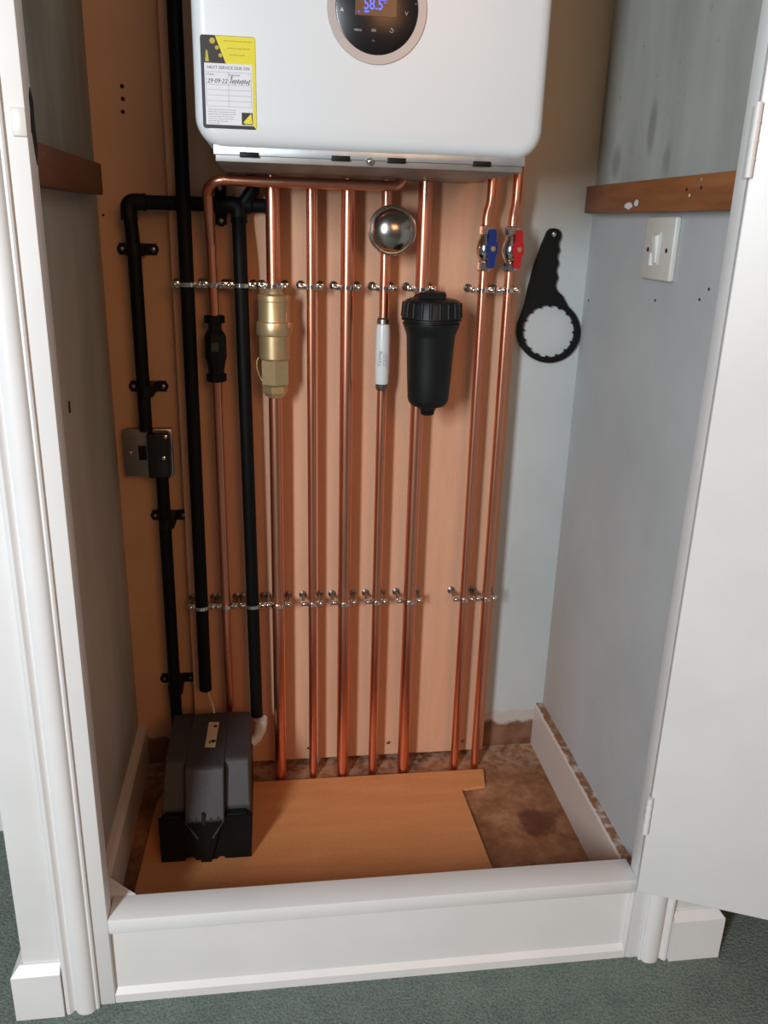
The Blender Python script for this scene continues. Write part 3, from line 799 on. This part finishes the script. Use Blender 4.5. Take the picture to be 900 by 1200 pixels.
bm = bmesh.new(); lathe(bm, prof_from(504, [(372, 33), (373, 35.2), (375, 35.2), (376, 31.5), (377.5, 31.5), (378, 33.5), (380, 33.5), (386, 31), (392, 28.8), (394, 28.4), (440, 25.8), (466, 24), (470, 23), (474, 20), (477, 12), (478, 9)], FB), (fx, FB, 0), 'z', 48)
bt = obj('bowl', bm, 'filter', t, 30)
bm = bmesh.new(); lathe(bm, prof_from(503, [(476, 10), (479, 10), (481, 8.5), (485, 8), (486, 6)], FB), (fx, FB, 0), 'z', 12); obj('drain_plug', bm, 'black_plastic', t, 30)
bm = bmesh.new()
for k in range(8):
    a = 2*PI*k/8+.38; ca, sa = math.cos(a), math.sin(a); z1, z2 = at(504, 379, FB).z, at(504, 393, FB).z
    tube(bm, [(fx+31.5*kk*ca, FB+31.5*kk*sa, z1), (fx+28*kk*ca, FB+28*kk*sa, z2)], .0014, 6)
sub('neck_ribs', bm, 'black_plastic', bt, 50)
bm = bmesh.new(); tube(bm, [(fx-.006, FB, at(504, 350, FB).z-.01), (px_x(6, -.12), PY, at(504, 350, FB).z-.01)], .016, 20); obj('side_port', bm, 'filter', t, 50)

# ball valves
def ball_valve(k, colour, label, yc, rotd, cxp):
    zc = at(cxp, yc, PY).z; x = px_x(k, zc)
    t = thing('ball_valve', label, 'valve', (x, PY, zc), 'ball valves on the two right pipes')
    q = k_at(560, 580, yc, PY)
    for s in (-1, 1):
        bm = bmesh.new(); lathe(bm, [(.010, s*.036), (.0125, s*.034), (.0125, s*.022), (.0105, s*.020)], (x, PY, zc), 'z', 8, phase=.3); obj('nut', bm, 'chrome', t, 25)
    bm = bmesh.new(); lathe(bm, [(.0095, -.022), (.010, -.018), (.0125, -.016), (.0155, -.008), (.016, 0), (.0145, .008), (.011, .015), (.0095, .022)], (x, PY, zc), 'z', 24)
    obj('body', bm, 'chrome', t, 40)
    A = Matrix.Translation((x, PY, zc)) @ Matrix.Rotation(math.radians(rotd), 4, 'Z')
    bm = bmesh.new(); lathe(bm, [(.0055, 0), (.0055, -.022)], (0, 0, 0), 'y', 14); bm.transform(A); obj('stem', bm, 'chrome', t, 40)
    bm = bmesh.new(); out = [(-.0105, .0), (-.0095, .007), (-.0065, .012), (-.0062, .024), (-.0045, .030), (.0045, .030), (.0062, .024), (.0065, .012), (.0095, .007), (.0105, 0), (.0095, -.007), (.0065, -.012), (.0062, -.024), (.0045, -.030), (-.0045, -.030), (-.0062, -.024), (-.0065, -.012), (-.0095, -.007)]
    prism(bm, out, -.0225, -.0185); bev(bm, .001, 2); bm.transform(A); obj('handle', bm, colour, t, 40)
    bm = bmesh.new(); lathe(bm, [(.0045, -.0225), (.0045, -.025), (.002, -.0255)], (0, 0, 0), 'y', 6); bm.transform(A); obj('screw', bm, 'brass', t, 30)
ball_valve(7, 'blue', 'chrome ball valve with a blue handle', 291, 19, 570)
ball_valve(8, 'red', 'chrome ball valve with a red handle', 292, 19, 601)

# ------------------------------------------------------------------ filter spanner on the wall
def cr(x_, y_): return (540+x_/6.31, 250+y_/6.31)
rcx, rcy, ro = 643.2, 388.5, 36.8
outline = []
for k in range(61):      # round the ring from the right shoulder, down and up to the left shoulder (image angles, y down)
    a = math.radians(-52+(248)*k/60); outline.append((rcx+ro*math.cos(a), rcy+ro*math.sin(a)))
outline += [cr(*p) for p in ((470, 700), (484, 640), (492, 600), (505, 540), (530, 440), (560, 350), (600, 235), (632, 160), (645, 130), (668, 112), (695, 110), (722, 118), (740, 140), (744, 165), (738, 190), (726, 212), (722, 240),
    (730, 262), (731, 280), (718, 302), (713, 330), (722, 355), (725, 375), (712, 398), (705, 430), (715, 458), (718, 480), (706, 505), (700, 535), (706, 560), (724, 585), (750, 606))]
inner = []
for k in range(160):
    a = 2*PI*k/160; f = (a/(2*PI)*16) % 1
    rr = 30.6-(2.2*math.sin(PI*(f-.0)/.28) if f < .28 else 0); inner.append((rcx+rr*math.cos(a), rcy+rr*math.sin(a)))
hx, hy = cr(685, 155); hole = [(hx+2.3*math.cos(2*PI*k/16), hy+2.3*math.sin(2*PI*k/16)) for k in range(16)]
WYs = .024
w2 = lambda L: [(lambda v: (v.x, v.z))(at(a, b, WYs-.004)) for a, b in L]
t = thing('filter_spanner', 'black toothed ring spanner hanging on the back wall by a screw', 'spanner', (at(643, 425, WYs).x, WYs, at(643, 425, WYs).z))
bm = bmesh.new(); prism(bm, w2(outline), WYs-.004, WYs+.004, [w2(inner), w2(hole)]); obj('body', bm, 'black_plastic', t)
p = at(hx, hy, WYs-.004); bm = bmesh.new(); lathe(bm, [(.002, .0295-(WYs-.004)), (.002, -.001), (.0045, -.0015), (.004, -.003), (.001, -.004)], (p.x, WYs-.004, p.z), 'y', 14); obj('screw', bm, 'chrome', t, 40)

# white switch on the right wall
ps = [on_x(755, 256, XR), on_x(788, 328, XR)]
yl, yr = on_x(754, 290, XR-.009).y, on_x(788, 290, XR-.009).y; y0, y1 = yr, yl; cz_ = (on_x(770, 256, XR).z+on_x(770, 326, XR).z)/2; z0, z1 = cz_-.043, cz_+.043
yc = (y0+y1)/2
t = thing('light_switch', 'white square switch plate on the right wall below the wooden batten', 'switch', (XR, yc, z0))
bm = bmesh.new(); box(bm, XR-.009, XR, y0, y1, z0, z1, .003, 3); obj('plate', bm, 'cream_plastic', t, 40)
bm = bmesh.new(); box(bm, XR-.0105, XR-.008, yc-.008, yc+.010, cz_-.022, cz_+.022, .001); obj('surround', bm, 'cream_plastic', t, 40)
bm = bmesh.new(); prism(bm, [(XR-.009, cz_-.019), (XR-.012, cz_-.019), (XR-.016, cz_+.017), (XR-.009, cz_+.019)], yc-.004, yc+.006, axis='y'); obj('rocker', bm, 'white_plastic', t, 40)
bm = bmesh.new(); box(bm, XR-.014, XR-.009, yc+.009, yc+.015, cz_-.024, cz_-.006, .001); obj('neon_window', bm, 'white_plastic', t, 40)
for dy in (-.030, .030):
    bm = bmesh.new(); lathe(bm, [(.0032, 0), (.0032, -.0006)], (XR-.009, yc+dy, cz_-.002), 'x', 12); obj('screw', bm, 'hole', t)

# ------------------------------------------------------------------ condensate pump
PX0, PX1 = -.196, -.047
PZ = ZF
t = thing('condensate_pump', 'black and charcoal pump box standing on the floor board', 'pump', (-.12, -.16, PZ))
ztop, zr = -.873, -.955
cx0, cx1 = -.155, -.090
bm = bmesh.new()
# base tub with a notched front foot edge
fr = -.262
out = [(PX0-.002, PZ), (cx0-.004, PZ), (cx0, PZ+.006), (cx0+.006, PZ+.008), (cx0+.012, PZ+.006), (cx0+.015, PZ), (cx1-.015, PZ), (cx1-.012, PZ+.005), (cx1-.004, PZ+.005), (cx1, PZ), (PX1, PZ), (PX1+.004, zr+.004), (PX0-.003, zr+.004)]
prism(bm, out, fr, fr+.01)
box(bm, PX0, PX1, fr+.008, -.057, PZ, zr+.002, .002)
tub = obj('tub', bm, 'black_plastic', t)
bm = bmesh.new()
prism(bm, [(cx0+.004, zr), (cx0+.022, PZ+.012), (cx0+.024, PZ-.0), (cx1-.024, PZ-.0), (cx1-.022, PZ+.012), (cx1-.004, zr)], fr-.006, fr); bev(bm, .0015, 2)
sub('front_spout', bm, 'black_plastic', tub, 40)
bm = bmesh.new()
for s in (0, 1):
    xa_, xb2 = (cx0+.003, cx0+.020) if s == 0 else (cx1-.003, cx1-.020)
    tube(bm, [(xa_, fr-.004, zr-.002), (xb2, fr-.007, PZ+.050)], .0016, 6)
sub('front_rib', bm, 'pump_lid', tub)
# lid: side profile (y, z) swept in x, in three bands
def band(bm, xa_, xb2, prof, xa_top=None, xb_top=None):
    prism(bm, prof, xa_, xb2, axis='x')
bm = bmesh.new()
side = [(-.057, zr), (-.057, -.885), (-.064, ztop), (-.205, ztop), (-.211, ztop-.004), (-.245, zr+.012), (-.245, zr)]
mid = [(-.057, zr), (-.057, -.885), (-.064, ztop), (-.228, ztop), (-.234, ztop-.004), (-.266, zr+.004), (-.266, zr-.006), (-.240, zr-.006), (-.240, zr)]
band(bm, PX0, cx0, side); band(bm, cx1, PX1, side); band(bm, cx0, cx1, mid)
bmesh.ops.remove_doubles(bm, verts=bm.verts, dist=.00005)
# taper the lid in towards its top, as a draft
for v in bm.verts:
    k = max(0, (v.co.z-zr)/(ztop-zr)); 
    if v.co.x < -.19: v.co.x += .007*k
    if v.co.x > -.05: v.co.x -= .002*k
lid = obj('lid', bm, 'pump_lid', t)
mod = lid.modifiers.new('bevel', 'BEVEL'); mod.width = .0025; mod.segments = 2; mod.limit_method = 'ANGLE'; mod.angle_limit = math.radians(25)
bm = bmesh.new()
for x0_, x1_ in ((PX0+.006, cx0-.004), (cx1+.004, PX1-.006)): box(bm, x0_, x1_, -.258, -.243, zr-.001, zr+.007, .002)
sub('finger_recess', bm, 'black_plastic', lid, 40)
sx = (cx0+cx1)/2-.002
bm = bmesh.new(); box(bm, sx-.0028, sx+.0028, -.2685, -.255, zr-.005, zr+.016, .001); sub('slot', bm, 'hole', lid)
bm = bmesh.new()
for dx in (-.024, -.012, .012, .024): box(bm, sx+dx-.001, sx+dx+.001, -.2675, -.258, zr-.005, zr+.008, .0004)
sub('grip_rib', bm, 'pump_lid', lid)
c1, c2, c3, c4 = [atz(px, py, ztop+.0006) for px, py in ((245, 846), (257, 846), (252, 875.5), (240, 875.5))]
bm = bmesh.new(); prism(bm, [(c.x, c.y) for c in (c1, c2, c3, c4)], ztop, ztop+.0006, axis='z'); lb = sub('label', bm, 'label', lid)
bm = bmesh.new()
for px, py, r in ((252.5, 851, .0036), (250, 868.5, .0042)):
    p = atz(px, py, ztop+.0008); lathe(bm, [(r, 0), (r, .0008)], (p.x, p.y, ztop+.0004), 'z', 18)
p = atz(247.5, 869.5, ztop+.0008); box(bm, p.x-.004, p.x-.001, p.y-.004, p.y+.002, ztop+.0006, ztop+.001)
sub('label_dot', bm, 'ink_black', lid)
# white hose connector behind the pump, under the right black drop
bm = bmesh.new(); d0 = at(304, 845, -.046)
tube(bm, [d0+Vector((.002, 0, .006)), d0+Vector((.003, 0, -.004)), d0+Vector((.001, -.006, -.016)), d0+Vector((-.006, -.012, -.030)), d0+Vector((-.018, -.02, -.034))], [.0125, .0125, .0115, .010, .010], 18)
tag(obj('hose_connector', bm, 'cream_plastic', None, 50), 'cream hose connector behind the right edge of the pump', 'connector')

# ------------------------------------------------------------------ light
def area(name, loc, target, sx_, sz_, power, col):
    l = bpy.data.lights.new(name, 'AREA'); l.shape = 'RECTANGLE'; l.size = sx_; l.size_y = sz_; l.energy = power; l.color = col
    o = bpy.data.objects.new(name, l); C.objects.link(o); o.location = loc
    o.rotation_euler = (Vector(target)-Vector(loc)).to_track_quat('-Z', 'Y').to_euler(); return o
area('window_light', (-1.02, -2.35, .30), (.1, 0, -.25), .24, .9, 49, (.86, .94, 1.0))
area('warm_fill', (.75, -3.0, .75), (-.1, 0, -.4), .9, .9, 16, (1.0, .46, .19))  # unseen warm fill, added to tint the shadows inside the cupboard
w = bpy.data.worlds.new('world'); scn.world = w; w.use_nodes = True
nt = w.node_tree; bg = nt.nodes['Background']
tc = nt.nodes.new('ShaderNodeTexCoord'); sx3 = nt.nodes.new('ShaderNodeSeparateXYZ'); nt.links.new(tc.outputs['Generated'], sx3.inputs[0])
rmp = nt.nodes.new('ShaderNodeValToRGB'); e = rmp.color_ramp.elements
e[0].position = .30; e[0].color = (.10, .08, .06, 1); e[1].position = .62; e[1].color = (.62, .60, .56, 1)
mr = nt.nodes.new('ShaderNodeMapRange'); mr.inputs['From Min'].default_value = -1; nt.links.new(sx3.outputs[2], mr.inputs[0]); nt.links.new(mr.outputs[0], rmp.inputs[0])
nt.links.new(rmp.outputs[0], bg.inputs[0]); bg.inputs[1].default_value = .24
scn.view_settings.view_transform = 'Standard'; scn.view_settings.look = 'None'; scn.view_settings.exposure = 0
scn.cycles.max_bounces = 10; scn.cycles.diffuse_bounces = 6
